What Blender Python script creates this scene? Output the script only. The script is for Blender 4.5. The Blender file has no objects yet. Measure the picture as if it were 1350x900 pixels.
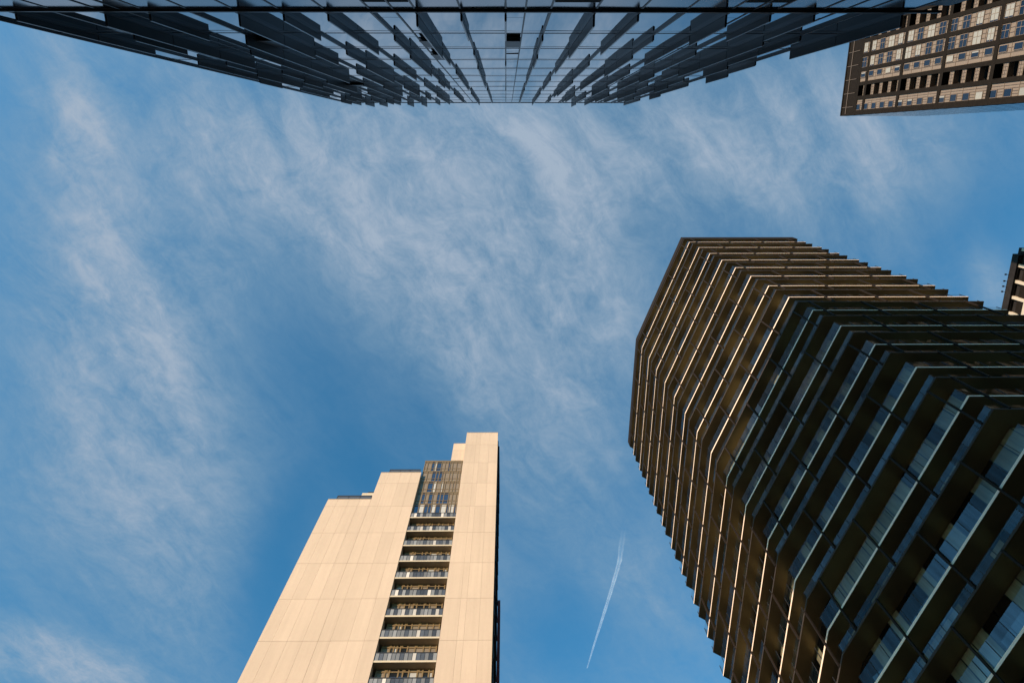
import bpy, math, random
from mathutils import Vector, Matrix
R = random.Random(7)
sc = bpy.context.scene
col = sc.collection

# ------------------------------------------------------------------ camera
CZ = 1.6                                   # eye height
F = 900.0                                  # focal length in photo pixels (24 mm)
zc = Vector((-8, 264, -F)).normalized()    # world up seen from the camera
xc = (Vector((1, 0, 0)) - zc * zc.x).normalized()
yc = zc.cross(xc)
cam = bpy.data.cameras.new('camera'); cam_o = bpy.data.objects.new('camera', cam); col.objects.link(cam_o)
m = Matrix((xc, yc, zc)).to_4x4(); m.translation = Vector((0, 0, CZ))
cam_o.matrix_world = m
cam.lens = 24; cam.sensor_width = 36; cam.clip_end = 60000; cam.clip_start = 0.05
sc.camera = cam_o

# ------------------------------------------------------------------ sun, sky, exposure
SUN_EL = math.radians(8.0)
sd = Vector((-0.712, -0.702, 0)).normalized()
tosun = Vector((sd.x * math.cos(SUN_EL), sd.y * math.cos(SUN_EL), math.sin(SUN_EL)))
sun = bpy.data.lights.new('sun', 'SUN'); sun.energy = 5.0; sun.angle = math.radians(0.5); sun.color = (1.0, 0.77, 0.56)
sun_o = bpy.data.objects.new('sun', sun); col.objects.link(sun_o)
sun_o.rotation_euler = tosun.to_track_quat('Z', 'Y').to_euler(); sun_o.location = (0, 0, 200)

vs = sc.view_settings
vs.view_transform = 'Standard'; vs.look = 'None'; vs.gamma = 1; vs.use_curve_mapping = False
vs.exposure = 0.55

world = bpy.data.worlds.new('World'); sc.world = world; world.use_nodes = True
nt = world.node_tree; N = nt.nodes; L = nt.links
N.clear()

def node(t, **kw):
    n = N.new(t)
    for k, v in kw.items(): setattr(n, k, v)
    return n
def mth(op, a, b=None, c=None, clamp=False):
    n = N.new('ShaderNodeMath'); n.operation = op; n.use_clamp = clamp
    for i, v in enumerate((a, b, c)):
        if v is None: continue
        if isinstance(v, (int, float)): n.inputs[i].default_value = v
        else: L.new(v, n.inputs[i])
    return n.outputs[0]
def mixc(f, a, b, mode='MIX'):
    n = N.new('ShaderNodeMix'); n.data_type = 'RGBA'; n.blend_type = mode
    for i, v in ((0, f), (6, a), (7, b)):
        if isinstance(v, (int, float)): n.inputs[i].default_value = v
        elif isinstance(v, tuple): n.inputs[i].default_value = v
        else: L.new(v, n.inputs[i])
    return n.outputs[2]

def plan(px, py):
    """direction of a photo pixel as (X/Z, Y/Z) on the sky"""
    d = Vector((px - 675, 450 - py, -F))
    return (d.dot(xc) / d.dot(zc), d.dot(yc) / d.dot(zc))

sky = node('ShaderNodeTexSky', sky_type='NISHITA'); sky.sun_disc = False
sky.sun_elevation = SUN_EL; sky.sun_rotation = math.atan2(tosun.x, tosun.y)
sky.air_density = 1.0; sky.dust_density = 0.3; sky.ozone_density = 2.0
geo = node('ShaderNodeTexCoord')
sep = node('ShaderNodeSeparateXYZ'); L.new(geo.outputs['Generated'], sep.inputs[0])
zz = mth('MAXIMUM', sep.outputs[2], 0.08)
px_ = mth('DIVIDE', sep.outputs[0], zz); py_ = mth('DIVIDE', sep.outputs[1], zz)
comb = node('ShaderNodeCombineXYZ'); L.new(px_, comb.inputs[0]); L.new(py_, comb.inputs[1])
P = comb.outputs[0]
def vadd(a, b, s):
    n1 = N.new('ShaderNodeVectorMath'); n1.operation = 'SUBTRACT'; L.new(b, n1.inputs[0]); n1.inputs[1].default_value = (.5, .5, .5)
    n2 = N.new('ShaderNodeVectorMath'); n2.operation = 'SCALE'; L.new(n1.outputs[0], n2.inputs[0]); n2.inputs[3].default_value = s
    n3 = N.new('ShaderNodeVectorMath'); n3.operation = 'ADD'; L.new(a, n3.inputs[0]); L.new(n2.outputs[0], n3.inputs[1])
    return n3.outputs[0]
def noise(vec, scale, detail=5, rough=.55, rot=0, sx=1, sy=1, dist=0, color=False, off=(0, 0, 0)):
    mp = N.new('ShaderNodeMapping'); mp.vector_type = 'POINT'
    mp.inputs['Rotation'].default_value = (0, 0, rot); mp.inputs['Scale'].default_value = (sx, sy, 1); mp.inputs['Location'].default_value = off
    # rotate first, then stretch
    mp2 = N.new('ShaderNodeMapping'); mp2.inputs['Rotation'].default_value = (0, 0, rot)
    L.new(vec, mp2.inputs[0]); mp.inputs['Rotation'].default_value = (0, 0, 0); L.new(mp2.outputs[0], mp.inputs[0])
    n = N.new('ShaderNodeTexNoise'); L.new(mp.outputs[0], n.inputs['Vector'])
    n.inputs['Scale'].default_value = scale; n.inputs['Detail'].default_value = detail
    n.inputs['Roughness'].default_value = rough; n.inputs['Distortion'].default_value = dist
    return n.outputs['Color' if color else 'Fac']
W1 = vadd(P, noise(P, 3.0, 3, .5, color=True), 0.11)
W2 = vadd(W1, noise(P, 13.0, 3, .5, color=True), 0.035)
# soft cloud areas: centre pixel, end pixel, half width (pixels), weight
areas = [
    ((120, 60), (230, 860), 125, .60), ((40, 40), (110, 220), 45, .22), ((110, 220), (250, 560), 50, .24),
    ((20, 300), (60, 800), 110, .16),
    ((380, 190), (900, 190), 120, .60), ((400, 160), (470, 350), 60, .22), ((450, 300), (600, 480), 70, .34),
    ((560, 250), (760, 480), 120, .55), ((570, 450), (800, 740), 52, .38), ((740, 470), (800, 640), 70, .30),
    ((780, 740), (960, 860), 45, .20),
    ((900, 180), (1330, 190), 110, .34), ((-20, 860), (170, 905), 60, .80), ((1290, 330), (1300, 420), 30, .30),
    ((250, 150), (380, 250), 80, .30), ((620, 690), (700, 850), 40, .10),
    ((940, 200), (1220, 200), 110, .26), ((290, 170), (430, 340), 100, .22), ((480, 480), (540, 600), 45, .10), ((720, 290), (840, 420), 85, .30), ((90, 150), (110, 230), 26, .35), ((860, 690), (840, 760), 40, .22), ((300, 330), (330, 420), 60, .14), ((560, 330), (620, 470), 38, .30), ((90, 160), (120, 210), 30, .25),
    ((400, 470), (560, 600), 95, -.20), ((372, 640), (350, 880), 55, -.30), ((700, 800), (760, 880), 70, -.25), ((1240, 260), (1340, 300), 70, -.25),
    ((470, 640), (440, 660), 90, -.20), ((1200, 60), (1340, 250), 60, -.12),
]
tot = None
for a, b, hw, wt in areas:
    A = Vector(plan(*a)); B = Vector(plan(*b)); ctr = (A + B) / 2; d = B - A
    Lh = d.length / 2 + hw / 900 * 1.0; wh = hw / 900 * 1.15
    mp = N.new('ShaderNodeMapping'); mp.vector_type = 'TEXTURE'
    mp.inputs['Location'].default_value = (ctr.x, ctr.y, 0)
    mp.inputs['Rotation'].default_value = (0, 0, math.atan2(d.y, d.x))
    mp.inputs['Scale'].default_value = (Lh * 1.35, wh * 1.6, 1)
    L.new(W2, mp.inputs[0])
    ln = N.new('ShaderNodeVectorMath'); ln.operation = 'LENGTH'; L.new(mp.outputs[0], ln.inputs[0])
    mr = N.new('ShaderNodeMapRange'); mr.interpolation_type = 'SMOOTHERSTEP'
    L.new(ln.outputs['Value'], mr.inputs[0])
    mr.inputs[1].default_value = 1.0; mr.inputs[2].default_value = 0.0; mr.inputs[3].default_value = 0; mr.inputs[4].default_value = wt
    tot = mr.outputs[0] if tot is None else mth('ADD', tot, mr.outputs[0])
n_big = noise(W1, 5.0, 6, .6, rot=math.radians(-62), sx=.45, sy=1.6)
n_str = noise(W1, 10.0, 8, .65, rot=math.radians(-58), sx=.45, sy=1.7, dist=.4)
n_fin = noise(W2, 20.0, 10, .72, rot=math.radians(-40), sx=.8, sy=1.2, dist=.6)
n_puf = noise(W2, 48.0, 6, .7)
tex = mth('ADD', mth('MULTIPLY', n_big, .34), mth('MULTIPLY', n_str, .24))
tex = mth('ADD', tex, mth('MULTIPLY', n_fin, .28))
tex = mth('ADD', tex, mth('MULTIPLY', n_puf, .14))
texm = N.new('ShaderNodeMapRange'); L.new(tex, texm.inputs[0])
texm.inputs[1].default_value = .38; texm.inputs[2].default_value = .60; texm.inputs[3].default_value = .42; texm.inputs[4].default_value = 1.32
alpha = mth('MULTIPLY', mth('MAXIMUM', mth('MINIMUM', mth('ADD', tot, .29), 1.0), 0.0), texm.outputs[0])
alpha = mth('ADD', alpha, mth('MULTIPLY', texm.outputs[0], .03))
alpha = mth('MULTIPLY', alpha, .80, clamp=True)
skyc = mixc(1.0, sky.outputs[0], (0.66, 1.92, 2.34, 1), 'MULTIPLY')
hs = node('ShaderNodeHueSaturation'); L.new(skyc, hs.inputs['Color']); hs.inputs['Saturation'].default_value = 1.0; hs.inputs['Value'].default_value = 1.0
pk = N.new('ShaderNodeMapRange'); L.new(alpha, pk.inputs[0]); pk.inputs[1].default_value = .4; pk.inputs[2].default_value = .9
cloud_c = mixc(pk.outputs[0], (1.88, 2.80, 3.62, 1), (2.45, 3.08, 3.88, 1))
outc = mixc(alpha, hs.outputs[0], cloud_c)
bg = node('ShaderNodeBackground'); L.new(outc, bg.inputs[0]); bg.inputs[1].default_value = 0.10
wo = node('ShaderNodeOutputWorld'); L.new(bg.outputs[0], wo.inputs[0])

# ------------------------------------------------------------------ helpers
def project(p):
    v = Vector(p) - Vector((0, 0, CZ))
    c = xc * v.x + yc * v.y + zc * v.z
    if c.z >= -1e-4: return None
    return (675 + F * c.x / -c.z, 450 - F * c.y / -c.z)

class MB:
    def __init__(s): s.v = []; s.f = []; s.mi = []
    def quad(s, a, b, c, d, mi=0):
        n = len(s.v); s.v += [tuple(a), tuple(b), tuple(c), tuple(d)]; s.f.append((n, n+1, n+2, n+3)); s.mi.append(mi)
    def box(s, x0, x1, y0, y1, z0, z1, mi=0, mbot=None, mtop=None):
        n = len(s.v)
        s.v += [(x0,y0,z0),(x1,y0,z0),(x1,y1,z0),(x0,y1,z0),(x0,y0,z1),(x1,y0,z1),(x1,y1,z1),(x0,y1,z1)]
        for k, f in enumerate(((0,3,2,1),(4,5,6,7),(0,1,5,4),(1,2,6,5),(2,3,7,6),(3,0,4,7))):
            s.f.append(tuple(n+i for i in f))
            s.mi.append(mbot if (k == 0 and mbot is not None) else mtop if (k == 1 and mtop is not None) else mi)
    def obox(s, c, ux, hx, hy, z0, z1, mi=0):
        """box with its x axis along the plan direction ux"""
        ux = Vector((ux[0], ux[1])).normalized(); uy = Vector((-ux.y, ux.x)); c = Vector((c[0], c[1]))
        n = len(s.v)
        for z in (z0, z1):
            for a, b in ((-1,-1),(1,-1),(1,1),(-1,1)):
                p = c + ux*hx*a + uy*hy*b; s.v.append((p.x, p.y, z))
        for f in ((0,3,2,1),(4,5,6,7),(0,1,5,4),(1,2,6,5),(2,3,7,6),(3,0,4,7)):
            s.f.append(tuple(n+i for i in f)); s.mi.append(mi)
    def prism(s, poly, z0, z1, mi=0, mbot=None, mtop=None):
        """poly counter-clockwise"""
        n = len(s.v); k = len(poly)
        s.v += [(p[0], p[1], z0) for p in poly] + [(p[0], p[1], z1) for p in poly]
        s.f.append(tuple(n+i for i in reversed(range(k)))); s.mi.append(mi if mbot is None else mbot)
        s.f.append(tuple(n+k+i for i in range(k))); s.mi.append(mi if mtop is None else mtop)
        for i in range(k):
            j = (i+1) % k
            s.f.append((n+i, n+j, n+k+j, n+k+i)); s.mi.append(mi)
    def ring(s, outer, inner, z0, z1, me=0, mbot=1, mtop=1):
        n = len(s.v); k = len(outer)
        for z in (z0, z1):
            s.v += [(p[0], p[1], z) for p in outer] + [(p[0], p[1], z) for p in inner]
        for i in range(k):
            j = (i+1) % k
            s.f.append((n+i, n+j, n+2*k+j, n+2*k+i)); s.mi.append(me)
            s.f.append((n+k+j, n+k+i, n+3*k+i, n+3*k+j)); s.mi.append(me)
            s.f.append((n+j, n+i, n+k+i, n+k+j)); s.mi.append(mbot)
            s.f.append((n+2*k+i, n+2*k+j, n+3*k+j, n+3*k+i)); s.mi.append(mtop)
    def tube(s, a, b, r, seg=6, mi=0, r2=None):
        a = Vector(a); b = Vector(b); d = (b-a).normalized(); r2 = r if r2 is None else r2
        u = d.orthogonal().normalized(); w = d.cross(u); n = len(s.v)
        for p, rr in ((a, r), (b, r2)):
            for i in range(seg):
                t = 2*math.pi*i/seg; q = p + (u*math.cos(t)+w*math.sin(t))*rr; s.v.append(tuple(q))
        for i in range(seg):
            j = (i+1) % seg; s.f.append((n+i, n+j, n+seg+j, n+seg+i)); s.mi.append(mi)
        s.f.append(tuple(n+i for i in reversed(range(seg)))); s.mi.append(mi)
        s.f.append(tuple(n+seg+i for i in range(seg))); s.mi.append(mi)
    def data(s, name, mats):
        me = bpy.data.meshes.new(name); me.from_pydata(s.v, [], s.f)
        for mt in (mats if isinstance(mats, (list, tuple)) else [mats]): me.materials.append(mt)
        me.polygons.foreach_set('material_index', s.mi); me.update()
        return me
    def build(s, name, mats, parent=None, loc=None):
        o = bpy.data.objects.new(name, s.data(name, mats)); col.objects.link(o)
        if parent: o.parent = parent
        if loc is not None: o.location = loc
        return o

def tag(o, label=None, cat=None, group=None, kind=None):
    for k, v in (('label', label), ('category', cat), ('group', group), ('kind', kind)):
        if v: o[k] = v
    return o
def empty(name, label, cat, loc=(0, 0, 0), group=None):
    o = bpy.data.objects.new(name, None); col.objects.link(o); o.location = loc; o.empty_display_size = 2
    return tag(o, label, cat, group)

# ------------------------------------------------------------------ materials
def mat(name, base, rough=.6, metal=0.0, spec=.5, noise_amt=0.0, noise_scale=2.0, stretch=(1, 1, 1), island=0.0, bump=0.0, bump_scale=20, coat=0):
    mt = bpy.data.materials.new(name); mt.use_nodes = True
    t = mt.node_tree; b = t.nodes['Principled BSDF']
    b.inputs['Base Color'].default_value = (*base, 1); b.inputs['Roughness'].default_value = rough
    b.inputs['Metallic'].default_value = metal; b.inputs['Specular IOR Level'].default_value = spec
    b.inputs['Coat Weight'].default_value = coat
    if noise_amt or island or bump:
        tc = t.nodes.new('ShaderNodeTexCoord'); mp = t.nodes.new('ShaderNodeMapping'); mp.inputs['Scale'].default_value = stretch
        t.links.new(tc.outputs['Object'], mp.inputs[0])
        val = None
        if noise_amt:
            n = t.nodes.new('ShaderNodeTexNoise'); n.inputs['Scale'].default_value = noise_scale; n.inputs['Detail'].default_value = 6; n.inputs['Roughness'].default_value = .6
            t.links.new(mp.outputs[0], n.inputs['Vector'])
            mr = t.nodes.new('ShaderNodeMapRange'); mr.inputs[1].default_value = .3; mr.inputs[2].default_value = .7
            mr.inputs[3].default_value = 1-noise_amt; mr.inputs[4].default_value = 1+noise_amt; t.links.new(n.outputs['Fac'], mr.inputs[0]); val = mr.outputs[0]
        if island:
            g = t.nodes.new('ShaderNodeNewGeometry'); mr = t.nodes.new('ShaderNodeMapRange')
            mr.inputs[3].default_value = 1-island; mr.inputs[4].default_value = 1+island; t.links.new(g.outputs['Random Per Island'], mr.inputs[0])
            if val:
                mm = t.nodes.new('ShaderNodeMath'); mm.operation = 'MULTIPLY'; t.links.new(val, mm.inputs[0]); t.links.new(mr.outputs[0], mm.inputs[1]); val = mm.outputs[0]
            else: val = mr.outputs[0]
        if val:
            vm = t.nodes.new('ShaderNodeVectorMath'); vm.operation = 'SCALE'; vm.inputs[0].default_value = base
            t.links.new(val, vm.inputs[3]); t.links.new(vm.outputs[0], b.inputs['Base Color'])
        if bump:
            n = t.nodes.new('ShaderNodeTexNoise'); n.inputs['Scale'].default_value = bump_scale; n.inputs['Detail'].default_value = 4
            t.links.new(mp.outputs[0], n.inputs['Vector'])
            bp = t.nodes.new('ShaderNodeBump'); bp.inputs['Strength'].default_value = bump; bp.inputs['Distance'].default_value = .05
            t.links.new(n.outputs['Fac'], bp.inputs['Height']); t.links.new(bp.outputs[0], b.inputs['Normal'])
    return mt

M = {}
# curtain wall glazing of the near tower: coated, wavy, strongly reflecting
M['mirror_glass'] = mat('coated_glass', (.265, .37, .46), .02, 1.0, noise_amt=.06, noise_scale=.4, bump=.02, bump_scale=.7)
M['mirror_low'] = mat('coated_glass_low', (.19, .20, .23), .12, 1.0, noise_amt=.15, noise_scale=.6, bump=.03, bump_scale=.7)
M['spandrel'] = mat('spandrel_strip', (.28, .31, .36), .08, 1.0)
M['blade'] = mat('tinted_blade', (.012, .012, .013), .4, 0.0, .15, island=.25, noise_amt=.1)
M['black_metal'] = mat('black_metal', (.008, .008, .009), .4, 0, .35)
M['blade_edge'] = mat('blade_edge', (.16, .17, .19), .3, .6)
M['dark_inside'] = mat('unlit_room_black', (.006, .006, .007), .9, 0, .1)  # flat near-black, stands in for the shade inside open windows
M['frame_grey'] = mat('grey_frame', (.10, .11, .12), .4, .5)
M['concrete'] = mat('grey_concrete', (.22, .21, .20), .85, 0, .3, noise_amt=.2, noise_scale=.6)
# clear balustrade glass: mostly see-through, part mirror, with faint vertical streaks
def clear_glass(name, refl, tint, rough=.03):
    mt = bpy.data.materials.new(name); mt.use_nodes = True; t = mt.node_tree; t.nodes.clear()
    o = t.nodes.new('ShaderNodeOutputMaterial'); tr = t.nodes.new('ShaderNodeBsdfTransparent'); gl = t.nodes.new('ShaderNodeBsdfGlossy'); mx = t.nodes.new('ShaderNodeMixShader')
    tr.inputs[0].default_value = (*tint, 1); gl.inputs['Roughness'].default_value = rough; gl.inputs[0].default_value = (.86, .9, .92, 1)
    tc = t.nodes.new('ShaderNodeTexCoord'); mp = t.nodes.new('ShaderNodeMapping'); mp.inputs['Scale'].default_value = (1, 1, .06)
    nz = t.nodes.new('ShaderNodeTexNoise'); nz.inputs['Scale'].default_value = 3.2; nz.inputs['Detail'].default_value = 5; nz.inputs['Roughness'].default_value = .7
    t.links.new(tc.outputs['Object'], mp.inputs[0]); t.links.new(mp.outputs[0], nz.inputs['Vector'])
    g = t.nodes.new('ShaderNodeNewGeometry'); a = t.nodes.new('ShaderNodeMath'); a.operation = 'ADD'; t.links.new(nz.outputs['Fac'], a.inputs[0]); 
    sc2 = t.nodes.new('ShaderNodeMath'); sc2.operation = 'MULTIPLY'; t.links.new(g.outputs['Random Per Island'], sc2.inputs[0]); sc2.inputs[1].default_value = .35; t.links.new(sc2.outputs[0], a.inputs[1])
    mr = t.nodes.new('ShaderNodeMapRange'); t.links.new(a.outputs[0], mr.inputs[0]); mr.inputs[1].default_value = .40; mr.inputs[2].default_value = .95; mr.inputs[3].default_value = refl*.55; mr.inputs[4].default_value = refl*1.5
    t.links.new(mr.outputs[0], mx.inputs[0]); t.links.new(tr.outputs[0], mx.inputs[1]); t.links.new(gl.outputs[0], mx.inputs[2]); t.links.new(mx.outputs[0], o.inputs[0])
    return mt
M['clear_a'] = clear_glass('balustrade_clear', .09, (.85, .88, .88)); M['clear_b'] = clear_glass('balustrade_hazy', .15, (.6, .65, .66), .12); M['clear_c'] = clear_glass('balustrade_deep', .06, (.85, .88, .88))
# tower with ledges
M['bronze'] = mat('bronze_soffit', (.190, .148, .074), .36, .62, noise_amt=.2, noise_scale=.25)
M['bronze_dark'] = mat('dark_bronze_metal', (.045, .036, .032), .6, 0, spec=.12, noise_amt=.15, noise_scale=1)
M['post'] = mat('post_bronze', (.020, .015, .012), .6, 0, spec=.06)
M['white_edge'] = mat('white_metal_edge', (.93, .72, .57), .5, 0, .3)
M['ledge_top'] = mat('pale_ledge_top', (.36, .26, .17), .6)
M['glass_a'] = mat('blue_glass', (.13, .135, .135), .04, 1.0, island=.25, bump=.015, bump_scale=.8)
M['glass_b'] = mat('bounce_blind_glass', (.27, .24, .165), .25, .35, island=.3, noise_amt=.25, noise_scale=5, stretch=(1, 1, .1))  # blinds made warm and diffuse to bounce sunlight onto the soffits
M['glass_c'] = mat('deep_glass', (.075, .08, .085), .04, 1.0, island=.3)
M['mull'] = mat('dark_mullion', (.02, .02, .022), .5, .3)
# apartment tower
def cream_material():
    mt = mat('cream_cladding', (.53, .412, .320), .8, 0, .25)
    t = mt.node_tree; b = t.nodes['Principled BSDF']
    tc = t.nodes.new('ShaderNodeTexCoord'); g = t.nodes.new('ShaderNodeNewGeometry')
    def nz(scale, st, lo, hi, detail=5):
        mp = t.nodes.new('ShaderNodeMapping'); mp.inputs['Scale'].default_value = st; t.links.new(tc.outputs['Object'], mp.inputs[0])
        n = t.nodes.new('ShaderNodeTexNoise'); n.inputs['Scale'].default_value = scale; n.inputs['Detail'].default_value = detail; n.inputs['Roughness'].default_value = .65
        t.links.new(mp.outputs[0], n.inputs['Vector'])
        mr = t.nodes.new('ShaderNodeMapRange'); mr.inputs[1].default_value = .3; mr.inputs[2].default_value = .7; mr.inputs[3].default_value = lo; mr.inputs[4].default_value = hi
        t.links.new(n.outputs['Fac'], mr.inputs[0]); return mr.outputs[0]
    def mul(a, c):
        n = t.nodes.new('ShaderNodeMath'); n.operation = 'MULTIPLY'; t.links.new(a, n.inputs[0]); t.links.new(c, n.inputs[1]); return n.outputs[0]
    mr = t.nodes.new('ShaderNodeMapRange'); mr.inputs[3].default_value = .935; mr.inputs[4].default_value = 1.03; t.links.new(g.outputs['Random Per Island'], mr.inputs[0])
    v = mul(nz(2.6, (1, 1, .03), .935, 1.04), nz(.12, (1, 1, 1), .95, 1.03)); v = mul(v, mr.outputs[0]); v = mul(v, nz(4.5, (1, 1, .5), .985, 1.015, 3))
    vm = t.nodes.new('ShaderNodeVectorMath'); vm.operation = 'SCALE'; vm.inputs[0].default_value = (.53, .412, .320); t.links.new(v, vm.inputs[3])
    t.links.new(vm.outputs[0], b.inputs['Base Color'])
    return mt
M['cream'] = cream_material()
M['cream_joint'] = mat('joint_backing', (.34, .27, .20), .9)  # darker cream for joint backing and copings
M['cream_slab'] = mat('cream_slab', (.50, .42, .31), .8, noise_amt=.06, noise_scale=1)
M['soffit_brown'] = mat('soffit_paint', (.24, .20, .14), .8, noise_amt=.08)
M['dark_side'] = mat('shade_and_dark_cladding', (.022, .019, .019), .8, spec=.1, noise_amt=.3, noise_scale=1)  # cream tower's shade put into colour; also dark parts of the framed block
M['red_panel'] = mat('red_panel', (.11, .012, .012), .6, spec=.2)
M['gold_frame'] = mat('golden_brown_frame', (.22, .15, .075), .45, .3)
M['tan_panel'] = mat('tan_window_panel', (.20, .155, .11), .5, .1, island=.15)
M['win_glass'] = mat('window_glass', (.16, .20, .25), .05, .9, island=.5)
M['win_white'] = mat('white_blind', (.42, .41, .39), .4, 0, .5, island=.2)
M['rail_glass'] = mat('balustrade_glass', (.13, .13, .135), .2, .5, island=.35)
M['rail_mid'] = mat('balustrade_frosted', (.24, .235, .23), .3, .2, island=.3)
M['rail_pale'] = mat('balustrade_pale', (.55, .50, .45), .4, .1, island=.2)
M['rail_dark'] = mat('railing_metal', (.05, .05, .055), .5, .4)
# slab block top right
M['s_tan'] = mat('tan_block_panel', (.205, .155, .122), .7, island=.12, noise_amt=.08, noise_scale=2)
M['col_cream'] = mat('cream_frame', (.50, .42, .33), .7)
M['s_dark'] = mat('dark_brown_frame', (.014, .010, .007), .7, spec=.08, noise_amt=.2)
M['s_pale'] = mat('pale_blind', (.30, .29, .27), .6, 0, .5, island=.2)
M['s_blue'] = mat('blue_window', (.085, .105, .13), .05, .9, island=.35)
M['s_fine'] = mat('fine_frame', (.25, .18, .13), .6); M['s_rib'] = mat('brown_rib', (.09, .06, .045), .6)
M['asphalt'] = mat('asphalt', (.05, .05, .052), .9, noise_amt=.2, noise_scale=1.5, bump=.2)
M['paving'] = mat('paving', (.07, .067, .065), .85, noise_amt=.12, noise_scale=1)
M['kerb'] = mat('kerb_stone', (.32, .31, .30), .8, noise_amt=.1)
M['paint'] = mat('road_paint', (.75, .75, .72), .6)

# ------------------------------------------------------------------ ground
def structure(name, mb, mt):
    o = mb.build(name, mt); o['kind'] = 'structure'; return o
b = MB(); b.quad((-4000, -4000, 0), (4000, -4000, 0), (4000, 4000, 0), (-4000, 4000, 0)); structure('ground', b, M['paving'])
b = MB(); b.quad((-300, 1.2, .004), (300, 1.2, .004), (300, 8.2, .004), (-300, 8.2, .004)); structure('road', b, M['asphalt'])
b = MB()
for i in range(-24, 25): b.quad((i*6, 4.62, .008), (i*6+3, 4.62, .008), (i*6+3, 4.76, .008), (i*6, 4.76, .008))
structure('road_marking', b, M['paint'])
b = MB(); b.box(-300, 300, 1.0, 1.2, -.05, .12); b.box(-300, 300, 8.2, 8.4, -.05, .12); structure('kerb', b, M['kerb'])

# ================================================================== near glass tower (top of the photograph)
d = 2.6; MOD = .358*d; K0, K1 = -12, 9
def Lz(s): return CZ + d*(6.06 + 1.13*s)
gx0, gx1 = K0*MOD, K1*MOD
ztop = Lz(12)
T = empty('glass_tower', 'near glass tower with staggered dark blades across its blue mirrored curtain wall', 'tower', (0, -d-10, 0))
def rel(o, parent):                      # parts are modelled in world metres, the empty sits at the base
    o.parent = parent; o.matrix_parent_inverse = Matrix.Translation(-parent.location); return o
b = MB(); b.box(gx0+.01, gx1-.01, -d-22, -d-.08, 0, ztop-.05); rel(b.build('core', M['black_metal']), T)
# side walls in the same glass
for xs, nm in ((gx0, -1), (gx1, 1)):
    b = MB()
    for s in range(-6, 12):
        z0 = max(Lz(s), 0) + .03; z1 = Lz(s+1)-.05
        for j in range(22):
            y0 = -d-.1-j*1.0
            b.box(xs-.02 if nm < 0 else xs-.012, xs+.012 if nm < 0 else xs+.02, y0-.97, y0, z0, z1)
    rel(b.build('side_wall', M['mirror_low']), T)
SUB = {0: .44, -3: .52, 5: .5, -9: .5, 7: .5}
OPEN = {(0, 1), (-3, 1), (-3, 2), (-7, 1), (5, 5), (7, 1), (-8, 6)}
SLIT = {(0, 2), (-3, 5), (4, 8)}
yg = -d
for s in range(-6, 12):
    z0, z1 = Lz(s), Lz(s+1)
    if z1 < 0.5: continue
    z0 = max(z0, 0.0)
    low = s < 0
    b = MB()
    for k in range(K0, K1):
        x0, x1 = k*MOD, (k+1)*MOD
        cuts = [x0, x0+MOD*SUB[k], x1] if k in SUB else [x0, x1]
        for ci in range(len(cuts)-1):
            a0, a1 = cuts[ci]+.012, cuts[ci+1]-.012
            tx = R.uniform(-.0025, .0025); tz = R.uniform(-.003, .003)
            operable = (k in SUB and ci == 0)
            spans = [(z0+.02, z1-.42)]
            if operable and not low: spans = [(z0+.02, z0+.62), (z0+.66, z1-.42)]
            for (p0, p1) in spans:
                if p1 <= p0: continue
                b.quad((a0, yg+tx, p0), (a1, yg-tx, p0), (a1, yg-tx+tz, p1), (a0, yg+tx+tz, p1), 1 if low else 0)
            # spandrel strip below the floor line
            b.quad((a0, yg, z1-.40), (a1, yg, z1-.40), (a1, yg, z1-.03), (a0, yg, z1-.03), 2)
    rel(b.build('glazing_band', [M['mirror_glass'], M['mirror_low'], M['spandrel']]), T)
    b = MB(); b.box(gx0, gx1, yg-.05, yg+.007, z1-.025, z1+.015); b.box(gx0, gx1, yg-.05, yg+.003, z1-.42, z1-.405)
    rel(b.build('transom', M['black_metal']), T)
for k in range(K0, K1+1):
    x = k*MOD
    b = MB(); b.box(x-.022, x+.022, yg-.05, yg+(.055 if k != 0 else .03), CZ+5.97*d, ztop-.02); b.box(x-.018, x+.018, yg-.05, yg+.012, 0, CZ+5.885*d)
    rel(b.build('mullion', M['black_metal']), T)
for k, f in SUB.items():
    x = (k+f)*MOD
    b = MB(); b.box(x-.018, x+.018, yg-.05, yg+.014, 0, ztop-.04)
    rel(b.build('mullion', M['black_metal']), T)
# blades: one digit per storey from the ledge upwards: 0 none, 1 shallow, 2 deep
BL = {-11: '110112011021', -10: '010122110212', -9: '222012112012', -8: '101112201121', -7: '022220111202', -6: '221011220112',
      -5: '101221220101', -4: '110110112220', -3: '012212101110', -2: '221011101111', -1: '101222011110', 0: '100100010000',
      1: '012111011110', 2: '221101101111', 3: '110112221010', 4: '012211102210', 5: '211011220112', 6: '101121102211', 7: '122210122110',
      8: '011201211210', 9: '220120112011'}
DEP = {'1': .073*d, '2': .113*d}
for k, row in BL.items():
    s = 0
    while s < 12:
        c = row[s]
        if c == '0': s += 1; continue
        e = s
        while e < 12 and row[e] == c: e += 1
        b = MB(); x = k*MOD
        for q in range(s, e):
            zb, zt = Lz(q)-(.0 if q > 0 else .05), Lz(q+1)-.03
            if q == 11: zt += .25
            b.box(x-.014, x+.014, yg+.040, yg+DEP[c]-.012, zb, zt, 0)
            b.box(x-.016, x+.016, yg+DEP[c]-.012, yg+DEP[c], zb, zt, 1)
        b.box(x-.024, x+.024, yg+.056, yg+DEP[c]-.02, Lz(s)-.055, Lz(s)-.02, 2)
        rel(b.build('louvre_blade', [M['blade'], M['blade_edge'], M['black_metal']]), T)
        s = e
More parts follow.
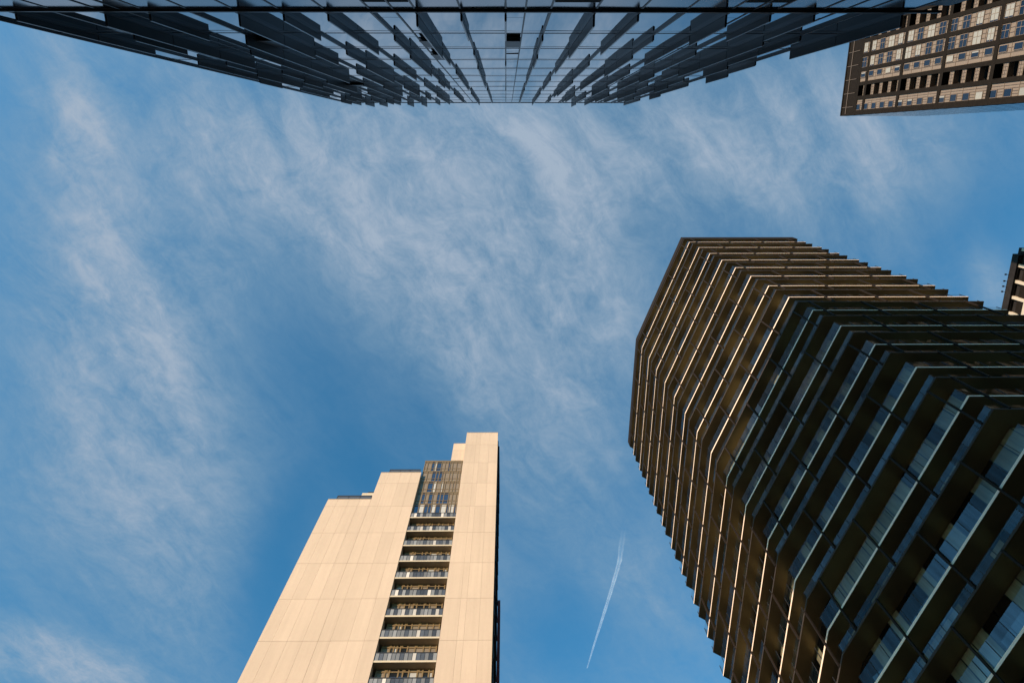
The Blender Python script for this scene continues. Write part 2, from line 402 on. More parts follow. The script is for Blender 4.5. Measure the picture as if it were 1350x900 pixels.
# opened hopper windows
def hopper(k, s, opened):
    x0 = k*MOD+.02; x1 = (k + SUB.get(k, .9))*MOD-.02
    if k == -3: x0 = (k+.56)*MOD; x1 = (k+.97)*MOD
    z0 = Lz(s)+.66 if opened else Lz(s)+.2; z1 = Lz(s+1)-.42
    b = MB()
    if opened:
        b.box(x0, x1, yg+.002, yg+.006, z0, z1, 0)  # black panel proud of the glass, room darkness put into its colour
        fr = rel(b.build('open_window', M['dark_inside']), T)
        b = MB(); dz = z1-z0; y1 = yg+.085
        n = Vector((0, y1-yg-.02, z0-z1)).normalized()
        b.quad((x0, yg+.015, z1), (x1, yg+.015, z1), (x1, y1, z0+.05), (x0, y1, z0+.05), 0)
        b.quad((x0, yg+.030, z1+.005), (x0, y1+.012, z0+.055), (x1, y1+.012, z0+.055), (x1, yg+.030, z1+.005), 0)
        b.box(x0, x1, y1-.004, y1+.016, z0+.03, z0+.07, 1)
        b.box(x0+.05, x1-.05, yg+.01, yg+.02, z0+dz*.45, z0+dz*.45+.05, 1)
        pn = b.build('sash', [M['blade'], M['frame_grey']]); pn.parent = fr
    else:
        b.box(x0, x1, yg+.002, yg+.008, z0+.9, z0+1.1, 0)  # narrow panel, darkness of the opening painted in
        rel(b.build('open_window', M['dark_inside']), T)
for k, s in OPEN: hopper(k, s, True)
for k, s in SLIT: hopper(k, s, False)
# ledge and lower floor
b = MB(); b.box(gx0-.3, gx1+.66, yg+.002, yg+.020*d, CZ+5.93*d, CZ+5.97*d); rel(b.build('ledge', M['black_metal']), T)
b = MB(); b.box(gx0, gx1, -d-21.9, yg+.03, ztop-.045, ztop+.12); rel(b.build('roof_coping', M['blade_edge']), T)
for k in (-3, 1, 5):
    b = MB(); x0 = k*MOD+.03; x1 = (k+1)*MOD-.03
    b.box(x0, x1, yg+.004, yg+.012, CZ+5.0*d, CZ+5.62*d)  # openings as panels with the indoor shade in their colour
    rel(b.build('open_window', M['dark_inside']), T)
b = MB(); b.box(gx1+.004, gx1+.6, -d-6, yg-.02, CZ+5.3*d, CZ+5.79*d); rel(b.build('end_canopy', M['black_metal']), T)

# ================================================================== tower with the projecting ledges (right)
D = 11.05
PL = [(3.107, 1.0), (1.894, 1.0), (1.463, 2.144), (1.433, 3.41), (1.75, 3.60), (3.107, 3.75)]
poly = [Vector((a*D, c*D)) for a, c in PL]                       # clockwise seen from above
def offset(poly, dist):
    n = len(poly); out = []
    for i in range(n):
        p0, p1, p2 = poly[i-1], poly[i], poly[(i+1) % n]
        e1 = (p1-p0).normalized(); e2 = (p2-p1).normalized()
        n1 = Vector((e1.y, -e1.x)); n2 = Vector((e2.y, -e2.x))        # towards the inside for this winding
        bis = (n1+n2).normalized(); out.append(p1 + bis*(dist/ max(.3, bis.dot(n1))))
    return out
cen = sum(poly, Vector((0, 0)))/len(poly)
def inset(extra=0.0, W=(.85, 1.10, 1.0, 1.0, .8, .5)):
    n = len(poly); out = []
    def line(i):
        p, q = poly[i], poly[(i+1) % n]; e = (q-p).normalized(); nn = Vector((e.y, -e.x))
        if (cen-p).dot(nn) < 0: nn = -nn
        return p+nn*(W[i]+extra), e
    for i in range(n):
        p1, e1 = line(i-1); p2, e2 = line(i)
        den = e1.x*e2.y-e1.y*e2.x; t = ((p2.x-p1.x)*e2.y-(p2.y-p1.y)*e2.x)/den
        out.append(p1+e1*t)
    return out
if (offset(poly, 1)[0]-cen).length > (poly[0]-cen).length:
    poly_in = lambda x: offset(poly, -x)
else: poly_in = lambda x: offset(poly, x)
O_ = empty('ledge_tower', 'dark faceted office tower ringed by stacked white-edged ledges and bronze soffits', 'tower', (cen.x, cen.y, 0))
body = inset(.10)
b = MB(); b.prism(list(reversed(body)), 0, CZ+7.30*D, 0); rel(b.build('core', M['mull']), O_)
inner = inset(.02); glz = inset()
A_ = [7.056-.37*n for n in range(0, 20)]; B_ = [7.276-.37*n for n in range(0, 20)]
rev = lambda p: list(reversed(p))
# roof rim
b = MB(); b.ring(rev(poly), rev(inset(.05)), CZ+7.30*D, CZ+7.40*D, 0, 1, 0)
rel(b.build('roof_rim', [M['post'], M['post']]), O_)
b = MB(); b.prism(rev(poly_in(.45)), CZ+7.31*D, CZ+7.36*D); rel(b.build('roof', M['concrete']), O_)
pa = poly_in(.03)
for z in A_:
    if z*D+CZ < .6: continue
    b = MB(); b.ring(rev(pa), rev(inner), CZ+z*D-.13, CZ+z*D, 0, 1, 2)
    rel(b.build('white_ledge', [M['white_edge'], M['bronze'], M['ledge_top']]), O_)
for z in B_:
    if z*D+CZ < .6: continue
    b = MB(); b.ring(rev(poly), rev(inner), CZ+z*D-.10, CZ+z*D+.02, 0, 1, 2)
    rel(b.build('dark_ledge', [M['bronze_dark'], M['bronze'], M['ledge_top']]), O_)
# glass upstands along the edge of every ledge
def upstand(z0, h, n):
    b = MB(); out = inset(.07, (0,)*6)
    for i in range(len(out)):
        p, q = out[i], out[(i+1) % len(out)]; ln = (q-p).length; u = (q-p)/ln; nn = Vector((-u.y, u.x))
        if (((p+q)/2+nn)-cen).length < (((p+q)/2)-cen).length: nn = -nn
        cnt = max(1, round(ln/.95)); w = ln/cnt; run = 0
        for j in range(cnt):
            a = p+u*(j*w+.018); c = p+u*((j+1)*w-.018); tl = R.uniform(-.004, .004); t2 = R.uniform(-.006, .006)
            if run <= 0: mi = R.choice((0, 0, 0, 1, 2, 2)); run = R.randint(1, 4)
            run -= 1
            P4 = [(a.x+nn.x*tl, a.y+nn.y*tl, z0), (c.x-nn.x*tl, c.y-nn.y*tl, z0), (c.x+nn.x*t2, c.y+nn.y*t2, z0+h), (a.x+nn.x*t2, a.y+nn.y*t2, z0+h)]
            b.quad(*P4, mi)
            b.obox(p+u*(j*w), u, .012, .02, z0, z0+h, 3)
    return rel(b.build('glass_upstand', [M['clear_a'], M['clear_b'], M['clear_c'], M['mull']]), O_)
for n, z in enumerate(A_):
    if z*D+CZ > .6: upstand(z*D+CZ, .084*D, n)
for n, z in enumerate(B_):
    if z*D+CZ > .6 and n > 0: upstand(z*D+CZ+.02, .046*D, n)
# glazing, one part per storey (between one dark ledge and the next)
for n in range(0, 20):
    zt = B_[n]*D+CZ-.10; zb = max(0, (B_[n]-.37)*D+CZ+.02); za = A_[n+1]*D+CZ if n+1 < 20 else None
    if zt < .5: continue
    b = MB()
    for i in range(len(glz)):
        p, q = glz[i], glz[(i+1) % len(glz)]; ln = (q-p).length; u = (q-p)/ln
        nn = Vector((-u.y, u.x))
        if (((p+q)/2+nn)-cen).length < (((p+q)/2)-cen).length: nn = -nn
        cnt = max(1, round(ln/.8)); w = ln/cnt
        for j in range(cnt):
            for (z0, z1) in ((zb+.03, zt-.22*D-.15), (zt-.22*D+.06, zt-.02)):
                a = p+u*(j*w+.03); c = p+u*((j+1)*w-.03); tl = R.uniform(-.006, .006); tl2 = R.uniform(-.01, .01)
                r = R.random(); mi = 0 if r < .25 else (1 if r < .72 else 2)
                a2 = a+nn*(tl+.0); c2 = c-nn*tl
                b.quad((a2.x, a2.y, z0), (c2.x, c2.y, z0), (c2.x+nn.x*tl2, c2.y+nn.y*tl2, z1), (a2.x+nn.x*tl2, a2.y+nn.y*tl2, z1), mi)
    rel(b.build('window_band', [M['glass_a'], M['glass_b'], M['glass_c']]), O_)
# slender posts between the dark ledges, staggered by half a bay from storey to storey
posts = []
for n in range(0, 20):
    zt = B_[n]*D+CZ-.05; zb = max(0, (B_[n]-.37)*D+CZ)
    if zt < .5: continue
    ph = .07*D if n % 2 == 0 else (.07+.171)*D
    for i in range(len(poly)):
        # faces measured from the corner between the two sunlit faces
        if i == 0: p, q = poly[1], poly[0]
        else: p, q = poly[i], poly[(i+1) % len(poly)]
        ln = (q-p).length; u = (q-p)/ln; t = ph
        while t < ln-.1:
            c = p+u*t; m_ = MB(); m_.obox(c, u, .05, .05, zb, zt)
            pr = [project((c.x, c.y, zz_)) for zz_ in (zb, zt)]
            size = 0
            vis = i in (0, 1, 2)
            if vis and all(pr) and any(0 <= r_[0] <= 1350 and 0 <= r_[1] <= 900 for r_ in pr):
                size = math.dist(pr[0], pr[1])
            posts.append((size, m_)); t += .342*D
posts.sort(key=lambda a: -a[0])
for size, m_ in posts[:100]: rel(m_.build('facade_post', M['post']), O_)
b = MB()
for size, m_ in posts[100:]:
    n0 = len(b.v); b.v += m_.v; b.f += [tuple(i+n0 for i in f) for f in m_.f]; b.mi += m_.mi
o = rel(b.build('facade_posts', M['post']), O_); o['kind'] = 'stuff'

# ================================================================== cream apartment tower
E = 42.5
def ez(h): return CZ + h*E
AP = empty('apartment_tower', 'sunlit cream apartment tower with stepped roof and a recessed column of balconies', 'tower', (-.27*E, E+8, 0))
def cream_wall(name, x0, x1, ztop_, vj, y0=E, y1=None, zbase=0.0):
    """panels over a darker joint backing; vj = vertical joints"""
    b = MB(); y1 = y1 or E+.0
    hz = [h for h in [2.0153-.1368*i for i in range(-1, 16)]]
    zs = sorted([zbase] + [ez(h) for h in hz if zbase < ez(h) < ztop_-.3] + [ztop_])
    xs = sorted([x0] + [v for v in vj if x0 < v < x1] + [x1])
    for i in range(len(xs)-1):
        for j in range(len(zs)-1):
            b.box(xs[i]+(.006 if i else 0), xs[i+1]-(.006 if i < len(xs)-2 else 0), y0, y0+.12, zs[j]+(.012 if j else 0), zs[j+1]-(.012 if j < len(zs)-2 else 0), 0)
    b.box(x0+.015, x1-.015, y0+.03, y0+.5, zbase, ztop_-.02, 1)
    return rel(b.build(name, [M['cream'], M['cream_joint']]), AP)
xA, xB, xC, xD_, xE = -.520*E, -.395*E, -.269*E, -.1418*E, -.031*E
vjA = [xA+1.25, xA+2.6, xA+3.95]; vjB = [xB+1.1, xB+2.7, xB+4.1]; vjD = [xD_+1.55, xD_+2.15, xD_+3.45]
cream_wall('wall', xA, xB-.01, ez(1.782), vjA)
cream_wall('wall', xB+.01, xC, ez(1.948), vjB)
cream_wall('wall', xD_, xE, ez(2.252), vjD)
cream_wall('penthouse_wall', -.186*E, xD_-.01, ez(2.2065), [], y0=E+.9, zbase=ez(1.95))
# returns and body volumes
b = MB()
b.box(xA+.02, xB, E+.5, E+17, 0, ez(1.782)-.1); b.box(xB+.001, xC-.001, E+.5, E+17, 0, ez(1.948)-.1)
b.box(xC, xD_, E+1.6, E+17, 0, ez(1.948)-.2); b.box(xD_+.001, xE-.02, E+.5, E+17, 0, ez(2.252)-.1)
b.box(-.186*E+.02, xD_, E+1.42, E+12, ez(1.95), ez(2.2065)-.1)
rel(b.build('body', M['cream']), AP)
# recess cheeks
b = MB(); b.box(xC-.25, xC-.012, E+.122, E+3.1, 0, ez(1.948)-.05); b.box(xD_+.012, xD_+.25, E+.122, E+3.1, 0, ez(2.252)-.05)
rel(b.build('recess_wall', M['cream_slab']), AP)
# unlit side, shade painted into its near-black colour, with shallow balcony rims, and the red panel behind
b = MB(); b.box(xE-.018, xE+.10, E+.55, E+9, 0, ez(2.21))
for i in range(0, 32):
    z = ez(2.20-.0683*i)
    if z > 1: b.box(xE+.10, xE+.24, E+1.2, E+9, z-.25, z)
rel(b.build('shaded_side', M['dark_side']), AP)
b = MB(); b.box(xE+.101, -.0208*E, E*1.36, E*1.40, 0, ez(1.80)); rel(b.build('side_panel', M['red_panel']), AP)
# roof railings
def railing(x0, x1, z, y=E+.14):
    b = MB(); b.box(x0, x1, y, y+.06, z+1.02, z+1.12); b.box(x0, x1, y+.02, y+.04, z, z+.95, 1)
    n = max(2, int((x1-x0)/1.2))
    for i in range(n+1):
        x = x0+(x1-x0-.06)*i/n; b.box(x, x+.06, y-.01, y+.07, z-.1, z+1.05)
    b.box(x0, x0+.06, y+.08, y+5, z+1.02, z+1.1); b.box(x0+.02, x0+.03, y+.08, y+5, z, z+.95, 1)
    return rel(b.build('roof_railing', [M['rail_dark'], M['rail_glass']]), AP)
railing(xA+.9, xB-.1, ez(1.782)+.12); railing(xB+1.0, xC-.2, ez(1.948)+.12)
b = MB(); b.box(xA, xB, E-.03, E+.6, ez(1.782)+.003, ez(1.782)+.10); b.box(xB, xC, E-.03, E+.6, ez(1.948)+.003, ez(1.948)+.10)
b.box(xD_, xE+.02, E-.03, E+.6, ez(2.252)+.003, ez(2.252)+.09); b.box(-.186*E, xD_-.02, E+.885, E+1.6, ez(2.2065)+.003, ez(2.2065)+.09)
rel(b.build('coping', M['cream_joint']), AP)
# terrace penthouse behind the lower roof
b = MB(); b.box(-.492*E, -.40*E, E*1.15, E*1.33, ez(2.068), ez(2.092), 0, 1); b.box(-.47*E, -.40*E, E*1.18, E*1.33, ez(1.70), ez(2.067), 2)  # block under the slab is near-black, recess shade put into its colour
b.box(-.478*E, -.40*E, E*1.16, E*1.165, ez(2.093), ez(2.118), 3)
rel(b.build('penthouse_terrace', [M['cream_slab'], M['soffit_brown'], M['dark_side'], M['rail_dark']]), AP)
# glazed storeys at the top of the recess
FH = .0683*E
yw = E+.55
b = MB(); b.box(xC+.26, xD_-.26, yw+.09, yw+3, ez(1.72), ez(2.045)); rel(b.build('glazed_core', M['mull']), AP)
xl, xr = xC+.10, xD_+.30
Wd = xr-xl
layout = [['p','p','g','w','g','p','p','g','p','p','p','p'], ['p','p','g','b','g','p','p','p','p','p','p','p'],
          ['p','p','g','w','p','w','p','p','p','p','p','p'], ['p','g','p','b','p','b','b','g','p','p','p','p'], ['g','w','g','g','w','g','w','g','w','w','g','w']]
tops = [ez(2.048)-i*FH for i in range(5)]
for i, zt in enumerate(tops):
    zb = zt-FH
    fr = MB(); ws = [.5+R.random() for _ in range(12)]; sm = sum(ws); x = xl
    xs = [xl]
    for w in ws: x += w/sm*Wd; xs.append(x)
    for x in xs: fr.box(x-.05, x+.05, yw-.06, yw+.08, zb, zt)
    for zz_ in (zt-.06, zt-.42, zt-FH*.72, zb+.06): fr.box(xl, xr, yw-.045, yw+.075, zz_-.05, zz_+.05)
    frame = rel(fr.build('window_frame', M['gold_frame']), AP)
    for j in range(12):
        kind = layout[i][j]; pn = MB(); pn.box(xs[j]+.05, xs[j+1]-.05, yw, yw+.05, zb+.02, zt-.02)
        nm = 'infill_panel' if kind == 'p' else 'pane'
        o = pn.build(nm, M['tan_panel'] if kind == 'p' else M['win_white'] if kind == 'w' else M['win_glass']); o.parent = frame
b = MB(); b.box(xl-.1, xr-.25, yw-.05, yw+.6, ez(2.048)+.003, ez(2.0555)); rel(b.build('parapet_cap', M['gold_frame']), AP)
# balconies
def wall_meshes(seed):
    r = random.Random(seed); ws = [.5+r.random() for _ in range(9)]; sm = sum(ws); xs = [0]
    for w in ws: xs.append(xs[-1]+w/sm*(xD_-xC-.6))
    g = MB(); f = MB()
    for j in range(9):
        a, c = xs[j]+.05, xs[j+1]-.05; q = r.random()
        g.box(a, c, .02, .06, .02, FH-.55, 0 if q < .5 else 1 if q < .62 else 2)
        g.box(a, c, .02, .06, FH-.52, FH-.27, 0 if q < .5 else 2)
    for x in xs: f.box(x-.06, x+.06, -.05, .08, 0, FH-.2)
    f.box(0, xs[-1], -.04, .07, FH-.30, FH-.2); f.box(0, xs[-1], -.04, .07, FH-.62, FH-.50)
    for j in (1, 4, 6): f.box(xs[j]+.061, xs[j]+.2, -.05, .06, FH-.49, FH-.31)
    return g, f
def rail_mesh(seed):
    r = random.Random(seed); b = MB(); w = (xD_-xC-.06); n = 15; x = 0
    [r.random() for _ in range(9)]
    for i in range(n):
        a = w*i/n; c = w*(i+1)/n; q = r.random()
        b.box(a+.02, c-.02, .02, .04, .04, .90, 0 if q < .45 else 3 if q < .84 else 1)
        b.box(a-.015, a+.015, 0, .06, 0, .94, 2)
    b.box(0, w, -.01, .07, .94, .99, 2)
    return b
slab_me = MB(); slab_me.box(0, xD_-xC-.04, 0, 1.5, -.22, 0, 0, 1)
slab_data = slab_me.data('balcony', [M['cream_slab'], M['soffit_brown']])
vw = []
for v in range(4):
    g, f = wall_meshes(v*53+9); r_ = rail_mesh(v*97+5)
    vw.append((g.data('window_panes', [M['win_glass'], M['win_white'], M['tan_panel']]), f.data('window_frame', M['gold_frame']), r_.data('balustrade', [M['rail_glass'], M['rail_pale'], M['rail_dark'], M['rail_mid']])))
i = 0; bal_z = {}
while ez(1.685-.0683*i) > 2.5:
    z = ez(1.685-.0683*i); bal_z[i] = z
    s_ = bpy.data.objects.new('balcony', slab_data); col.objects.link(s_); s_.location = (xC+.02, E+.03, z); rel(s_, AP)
    g, f, r_ = vw[(i*3+i//4) % 4]
    for me_, nm, lc in ((g, 'window_panes', (.3, .74, .01)), (f, 'window_frame', (.3, .74, .01)), (r_, 'balustrade', (.01, .03, .01))):
        o = bpy.data.objects.new(nm, me_); col.objects.link(o); o.parent = s_; o.location = lc
    i += 1
# things left on one balcony
bi = min(bal_z, key=lambda q: abs(bal_z[q]-ez(1.2077))); bz = bal_z[bi]+.015
chx = xC+2.55
c = empty('folding_chair', 'white folding chair standing on a balcony of the cream tower', 'chair', (chx, E+.85, bz))
b = MB(); b.box(-.22, .22, -.2, .2, .42, .46); b.build('seat', M['s_pale'], c)
b = MB(); b.box(-.22, .22, .2, .235, .5, 1.15); b.build('backrest', M['s_pale'], c)
for sx in (-.2, .2):
    for sy in (-.18, .2):
        b = MB(); b.tube((sx, sy, 0), (sx, -sy*.9, .42), .018); b.build('leg', M['s_pale'], c)
M['orange'] = mat('orange_plastic', (.6, .25, .08), .6); M['teal'] = mat('teal_cloth', (.03, .30, .42), .9)
b = MB(); b.box(-.38, .38, -.25, .25, 0, .42); b.box(-.41, .41, -.28, .28, .42, .47)
o = b.build('storage_box', M['orange'], None, (chx-1.15, E+.55, bz)); tag(o, 'orange plastic storage box on a balcony behind the glass balustrade of the cream tower', 'box')
b = MB(); n = 7
for i in range(n):
    x0 = -.45+i*.9/n; y = .03 if i % 2 else -.03; y2 = -y
    b.quad((x0, y, .0), (x0+.9/n, y2, .0), (x0+.9/n, y2*.4, .5), (x0, y*.4, .5)); b.quad((x0, y*.4+.04, .5), (x0+.9/n, y2*.4+.04, .5), (x0+.9/n, y2+.05, .06), (x0, y+.05, .06))
b.box(-.45, .45, -.02, .06, .49, .52)
o = b.build('towel', M['teal'], None, (chx-1.15, E+.60, bz+.49)); tag(o, 'teal cloth heaped over the orange storage box on a balcony', 'towel')

# ================================================================== tan slab block, top right
S = 149.0
sx0 = .4677*S; sx1 = .584*S; sy1 = -.0334*S
SB = empty('slab_block', 'tall tan slab block with dark frame grid and columns of windows and balconies', 'tower', ((sx0+sx1)/2, sy1-16, 0))
pitch = 2.62; NB = 12; y_end = sy1-1.1-NB*pitch-1
zr = CZ+S
b = MB(); b.box(sx0+1.6, sx1, y_end, sy1-.02, 0, zr-.2); rel(b.build('core', M['s_dark']), SB)
FL = .0304*S*0+S*.02165    # storey
f0 = zr-S*.0475            # top of the first windows below the crown
def floor_z(n): return f0-n*FL
# floors: ratio measured from the photograph: 1/466 for first, 0.0000455 per storey
def fz(n):                 # centre height of storey n
    return CZ + sx0*1.0/( (466+0)/900/1.0527 ) if False else CZ + sx0*(.002146-.0000455*n)*900*1.0535
# frame: vertical piers between the bays and dark bands every fourth storey
for j in range(NB+1):
    y = sy1-.55-j*pitch
    b = MB(); b.box(sx0, sx0+1.6, y-.36, y+.30 if j else sy1, 0, zr-.6); rel(b.build('pier', M['s_dark']), SB)
FLH = fz(0)-fz(1)
bands = [-.5, .5] + [.5+4*q for q in range(1, 13)]
for q in bands:
    z = (fz(0)-FLH*q)
    if z < 2: continue
    b = MB(); b.box(sx0-.01, sx0+1.59, y_end+.5, sy1-.01, z-.42, z+.42); rel(b.build('band', M['s_dark']), SB)
# crown: dark two-storey louvre screen
b = MB(); zc0 = fz(0)+FLH*.5+.42
b.box(sx0-.02, sx0+1.58, y_end+.4, sy1+.01, zc0, zr-.01); 
for j in range(NB*1):
    y = sy1-1.6-j*pitch; b.box(sx0-.12, sx0-.02, y-.05, y+.05, zc0+.3, zr-.5, 2)
b.box(sx0-.10, sx0-.02, y_end+.4, sy1-.3, zr-2.2, zr-1.95, 2); b.box(sx0-.14, sx0-.02, y_end+.4, sy1, zr-.35, zr+.02, 0)
M['crown_rib'] = mat('crown_rib', (.11, .08, .06), .6)
rel(b.build('crown', [M['s_dark'], M['s_fine'], M['crown_rib']]), SB)
nfl = 0
cells = []
kinds = {0: 'mid', 1: 'bal', 2: 'small', 3: 'large', 4: 'large', 5: 'bal', 6: 'bal2', 7: 'large', 8: 'small', 9: 'large', 10: 'bal', 11: 'large'}
def cell_mesh(kind, r, v=0):
    """local: y 0..w, z 0..FLH, face at x=0 facing -x"""
    w = pitch-.66; p = MB(); wn = None; h = FLH-.04
    q = r.random()
    if kind == 'bal': 
        p.box(-.12, .0, .0, w, .05, .78, 0); p.box(-.16, .02, -.02, w+.02, .80, .86, 1); p.box(-.10, .75, -.02, w+.02, -.06, .05, 1)
        for t in (.25, .5, .75): p.box(-.15, -.12, w*t-.03, w*t+.03, .05, .78, 2)
        p.box(-.15, -.12, 0, w, .42, .47, 2)
        return p, None
    p.box(0, .12, 0, w, 0.02, h, 0)
    for t in ((.0, .33, .66, 1.0) if kind != 'mid' else (.0, .2, .4, .6, .8, 1.)): p.box(-.04, 0, max(0, w*t-.03), min(w, w*t+.03), .02, h, 2)
    p.box(-.05, 0, 0, w, h-.05, h, 1)
    gl = MB()
    mi = 1 if v == 3 else 0
    if kind == 'mid': y0, y1, z0, z1 = w*.45, w*.96, h*.42, h*.92
    elif kind == 'small': y0, y1, z0, z1 = w*.12, w*.55, h*.25, h*.80
    else: y0, y1, z0, z1 = w*.06, w*.97, h*(.26+.1*r.random()), h*(.84+.08*r.random())
    gl.box(-.06, -.03, y0, y1, z0, z1, mi)
    if mi == 0 and v in (1, 6): gl.box(-.07, -.061, y0+.05, y0+(y1-y0)*r.choice((.3, .45, .9)), z0+(z1-z0)*r.choice((.05, .5)), z1-.1, 1)
    gl.box(-.09, -.061, y0-.05, y1+.05, z0-.06, z0, 2); gl.box(-.09, -.061, y0-.05, y1+.05, z1, z1+.06, 2)
    gl.box(-.09, -.061, y0-.06, y0, z0, z1, 2); gl.box(-.09, -.061, y1, y1+.06, z0, z1, 2)
    if kind == 'large': gl.box(-.09, -.071, y0, y1, (z0+z1)/2-.03, (z0+z1)/2+.03, 2); gl.box(-.092, -.073, y0+(y1-y0)*.42-.03, y0+(y1-y0)*.42+.03, z0, z1, 2)
    return p, gl
var = {}
for kd in ('mid', 'bal', 'small', 'large'):
    var[kd] = []
    for v in range(8 if kd != 'bal' else 1):
        p, g = cell_mesh(kd, random.Random(1000+v*131+len(kd)*17), v)
        var[kd].append((p.data('panel', [M['s_tan'], M['s_fine'], M['s_rib']]), g.data('window', [M['s_blue'], M['s_pale'], M['s_fine']]) if g else None))
win_list = []; bal_list = []
for j in range(NB):
    y0 = sy1-.55-(j+1)*pitch+.30+.03
    kd = kinds[j]; kd = 'bal' if kd == 'bal2' else kd
    bay = MB()
    n = 0
    while fz(n)-FLH/2 > 2:
        z0 = fz(n)-FLH/2+.02
        xx = sx0+.12 if kd != 'bal' else sx0+.25
        c_ = (xx, y0, z0); pr = project((xx, y0+.9, z0+1.3))
        vis = pr and 0 < pr[0] < 1350 and 0 < pr[1] < 900
        size = -(pr[0] if vis else 9e9)
        me_p, me_w = R.choice(var[kd])
        (bal_list if kd == 'bal' else win_list).append((bool(vis), pr[0] if pr else 0, c_, me_p, me_w))
        n += 1
def merged(name, items, which, mats):
    b = MB()
    for it in items:
        me = it[3+which]
        if me is None: continue
        n0 = len(b.v); off = it[2]
        b.v += [(v.co.x+off[0], v.co.y+off[1], v.co.z+off[2]) for v in me.vertices]
        for p in me.polygons: b.f.append(tuple(i+n0 for i in p.vertices)); b.mi.append(p.material_index)
    o = rel(b.build(name, mats), SB); return o
win_list.sort(key=lambda a: (not a[0], -a[1])); bal_list.sort(key=lambda a: (not a[0], -a[1]))
for it in win_list[:100]:
    o = bpy.data.objects.new('wall_panel', it[3]); col.objects.link(o); o.location = it[2]; rel(o, SB)
    w_ = bpy.data.objects.new('window', it[4]); col.objects.link(w_); w_.parent = o
for it in bal_list[:100]:
    o = bpy.data.objects.new('balcony', it[3]); col.objects.link(o); o.location = it[2]; rel(o, SB)
merged('wall_panels', win_list[100:], 0, [M['s_tan'], M['s_fine'], M['s_rib']])['kind'] = 'stuff'
merged('windows', win_list[100:], 1, [M['s_blue'], M['s_pale'], M['s_fine']])['kind'] = 'stuff'
if bal_list[100:]: merged('balconies', bal_list[100:], 0, [M['s_tan'], M['s_fine'], M['s_rib']])['kind'] = 'stuff'
# shaded end wall: dark glass in storey bands
b = MB()
for n in range(0, int(S/FLH)):
    z0 = zr-1-(n+1)*FLH
    if z0 < 0: break
    for i in range(6):
        w = (sx1-sx0-1)/6; b.box(sx0+.6+i*w, sx0+.6+(i+1)*w-.25, sy1, sy1+.05, z0+.5, z0+FLH-.3, 0)
rel(b.build('end_glazing', [M['glass_c']]), SB)

# ================================================================== cream framed block at the right edge
Q = 130.0
qx = .7525*Q; qy0 = .160*Q; qy1 = .36*Q; zq = CZ+Q
FB = empty('framed_block', 'dark glass block with cream columns, cut off by the right edge of the photo', 'tower', (qx+12, (qy0+qy1)/2, 0))
b = MB(); b.box(qx+.5, qx+25, qy0, qy1, 0, zq-.3); rel(b.build('core', M['dark_side']), FB)
cp = .0238*Q; ys = []
y = .1754*Q-2*cp
while y < qy1:
    ys.append(y); y += cp
for y in ys:
    b = MB(); b.box(qx, qx+.5, y-.28, y+.28, 0, zq-1.6); rel(b.build('column', M['col_cream']), FB)
for n in range(0, 12):
    z = zq-1.6-n*3.2
    b = MB(); b.box(qx+.04, qx+.45, qy0, qy1, z-1.05*(n > 0)-.1, z); rel(b.build('spandrel', M['col_cream'] if n else M['dark_side']), FB)
b = MB(); b.box(qx-.35, qx+1, qy0, qy1, zq-1.6, zq); b.box(qx+1.4, qx+20, .152*Q, .17*Q, zq-30, zq+1.0); rel(b.build('parapet', M['dark_side']), FB)
for n in range(0, 12):
    for i in range(len(ys)-1):
        pass
b = MB()
for n in range(0, 40):
    z = zq-1.6-n*3.2
    if z < 4: break
    for i in range(len(ys)-1): b.box(qx+.3, qx+.49, ys[i]+.32, ys[i+1]-.32, z-3.1, z-1.2)
rel(b.build('glazing', M['s_dark']), FB)
for yy in (.168, .178, .186, .194):
    b = MB(); y = yy*Q*1.0+3; b.tube((qx-.35, y, zq-.2), (qx-.8, y, zq+.1), .05); b.box(qx-1.0, qx-.7, y-.14, y+.14, zq-.05, zq+.15); rel(b.build('roof_lamp', M['dark_side']), FB)

# ================================================================== contrail
def at(px, py, h):
    a = plan(px, py); return Vector((a[0]*h, a[1]*h, h+CZ))
mt = bpy.data.materials.new('vapour'); mt.use_nodes = True; t = mt.node_tree; t.nodes.clear()
o_ = t.nodes.new('ShaderNodeOutputMaterial'); tr = t.nodes.new('ShaderNodeBsdfTransparent'); df = t.nodes.new('ShaderNodeBsdfTranslucent'); df2 = t.nodes.new('ShaderNodeBsdfDiffuse')
for q in (df, df2): q.inputs[0].default_value = (.95, .95, .98, 1)
ad = t.nodes.new('ShaderNodeAddShader'); t.links.new(df.outputs[0], ad.inputs[0]); t.links.new(df2.outputs[0], ad.inputs[1])
mx = t.nodes.new('ShaderNodeMixShader'); tc = t.nodes.new('ShaderNodeTexCoord'); nz = t.nodes.new('ShaderNodeTexNoise'); nz.inputs['Scale'].default_value = .008; nz.inputs['Detail'].default_value = 6
t.links.new(tc.outputs['Object'], nz.inputs['Vector'])
lw = t.nodes.new('ShaderNodeLayerWeight'); lw.inputs[0].default_value = .5
mr = t.nodes.new('ShaderNodeMapRange'); t.links.new(nz.outputs['Fac'], mr.inputs[0]); mr.inputs[1].default_value = .35; mr.inputs[2].default_value = .7; mr.inputs[3].default_value = .10; mr.inputs[4].default_value = .26
fc = t.nodes.new('ShaderNodeMath'); fc.operation = 'SUBTRACT'; fc.inputs[0].default_value = 1; t.links.new(lw.outputs['Facing'], fc.inputs[1])
mm = t.nodes.new('ShaderNodeMath'); mm.operation = 'MULTIPLY'; t.links.new(mr.outputs[0], mm.inputs[0]); t.links.new(fc.outputs[0], mm.inputs[1])
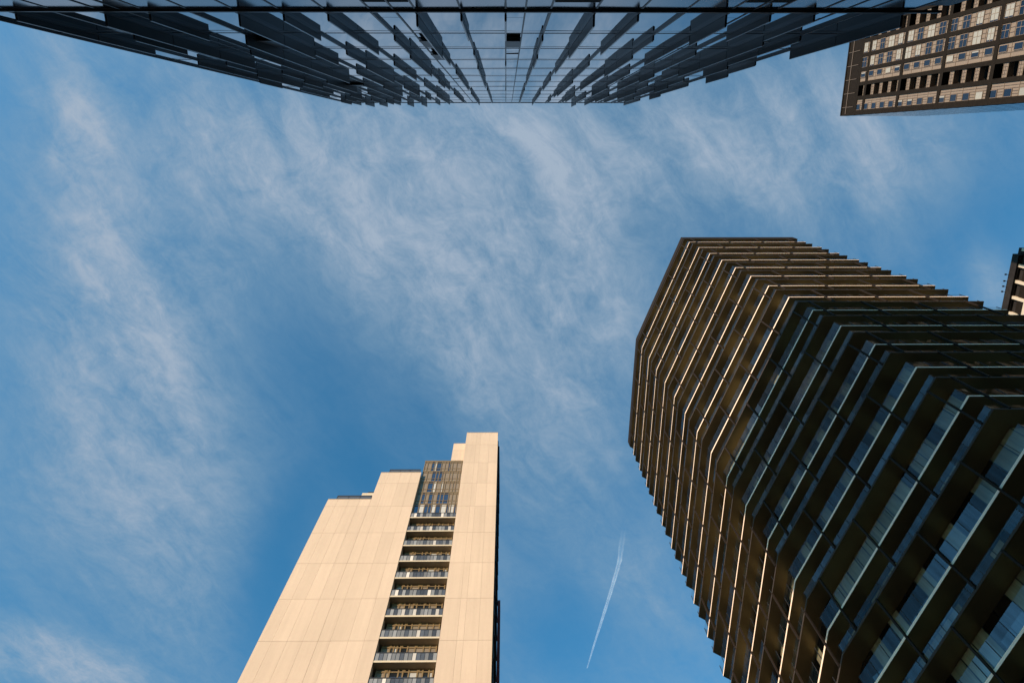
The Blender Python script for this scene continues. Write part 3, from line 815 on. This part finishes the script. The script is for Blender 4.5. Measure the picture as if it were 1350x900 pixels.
sp = t.nodes.new('ShaderNodeSeparateXYZ'); t.links.new(tc.outputs['Generated'], sp.inputs[0])
fd = t.nodes.new('ShaderNodeMapRange'); fd.interpolation_type = 'SMOOTHSTEP'; t.links.new(sp.outputs[1], fd.inputs[0]); fd.inputs[1].default_value = .0; fd.inputs[2].default_value = .42
pw = t.nodes.new('ShaderNodeMath'); pw.operation = 'POWER'; t.links.new(fc.outputs[0], pw.inputs[0]); pw.inputs[1].default_value = 1.6
t.links.new(pw.outputs[0], mm.inputs[1])
m2 = t.nodes.new('ShaderNodeMath'); m2.operation = 'MULTIPLY'; t.links.new(mm.outputs[0], m2.inputs[0]); t.links.new(fd.outputs[0], m2.inputs[1])
t.links.new(m2.outputs[0], mx.inputs[0]); t.links.new(tr.outputs[0], mx.inputs[1]); t.links.new(ad.outputs[0], mx.inputs[2]); t.links.new(mx.outputs[0], o_.inputs[0])
Hc = 6000; pts = []
cpath = [(774, 880, .9), (783, 850, 1.5), (795, 812, 2.2), (805, 780, 2.7), (813, 753, 3.0), (817, 738, 3.6), (819, 720, 4.2), (822, 700, 4.0), (824, 684, 3.0)]
for i in range(len(cpath)-1):
    for q in range(6):
        u = q/6; a, c = cpath[i], cpath[i+1]; u2 = u
        x, yv, r = (a[k]+(c[k]-a[k])*u2 for k in range(3))
        pts.append((at(x, yv, Hc), r/900*Hc*1.05*(1+.08*math.sin(i*3+q*1.3))))
b = MB(); seg = 12
for p, r in pts:
    for i in range(seg):
        tt = 2*math.pi*i/seg; b.v.append((p.x+math.cos(tt)*r, p.y, p.z+math.sin(tt)*r))
for k in range(len(pts)-1):
    for i in range(seg):
        j = (i+1) % seg; b.f.append((k*seg+i, k*seg+j, (k+1)*seg+j, (k+1)*seg+i)); b.mi.append(0)
o = b.build('contrail', mt); tag(o, 'thin white aircraft contrail, wider at its upper end, in the blue sky', 'contrail')
for p in o.data.polygons: p.use_smooth = True

sc.render.engine = 'CYCLES'
sc.cycles.max_bounces = 8; sc.cycles.transparent_max_bounces = 12
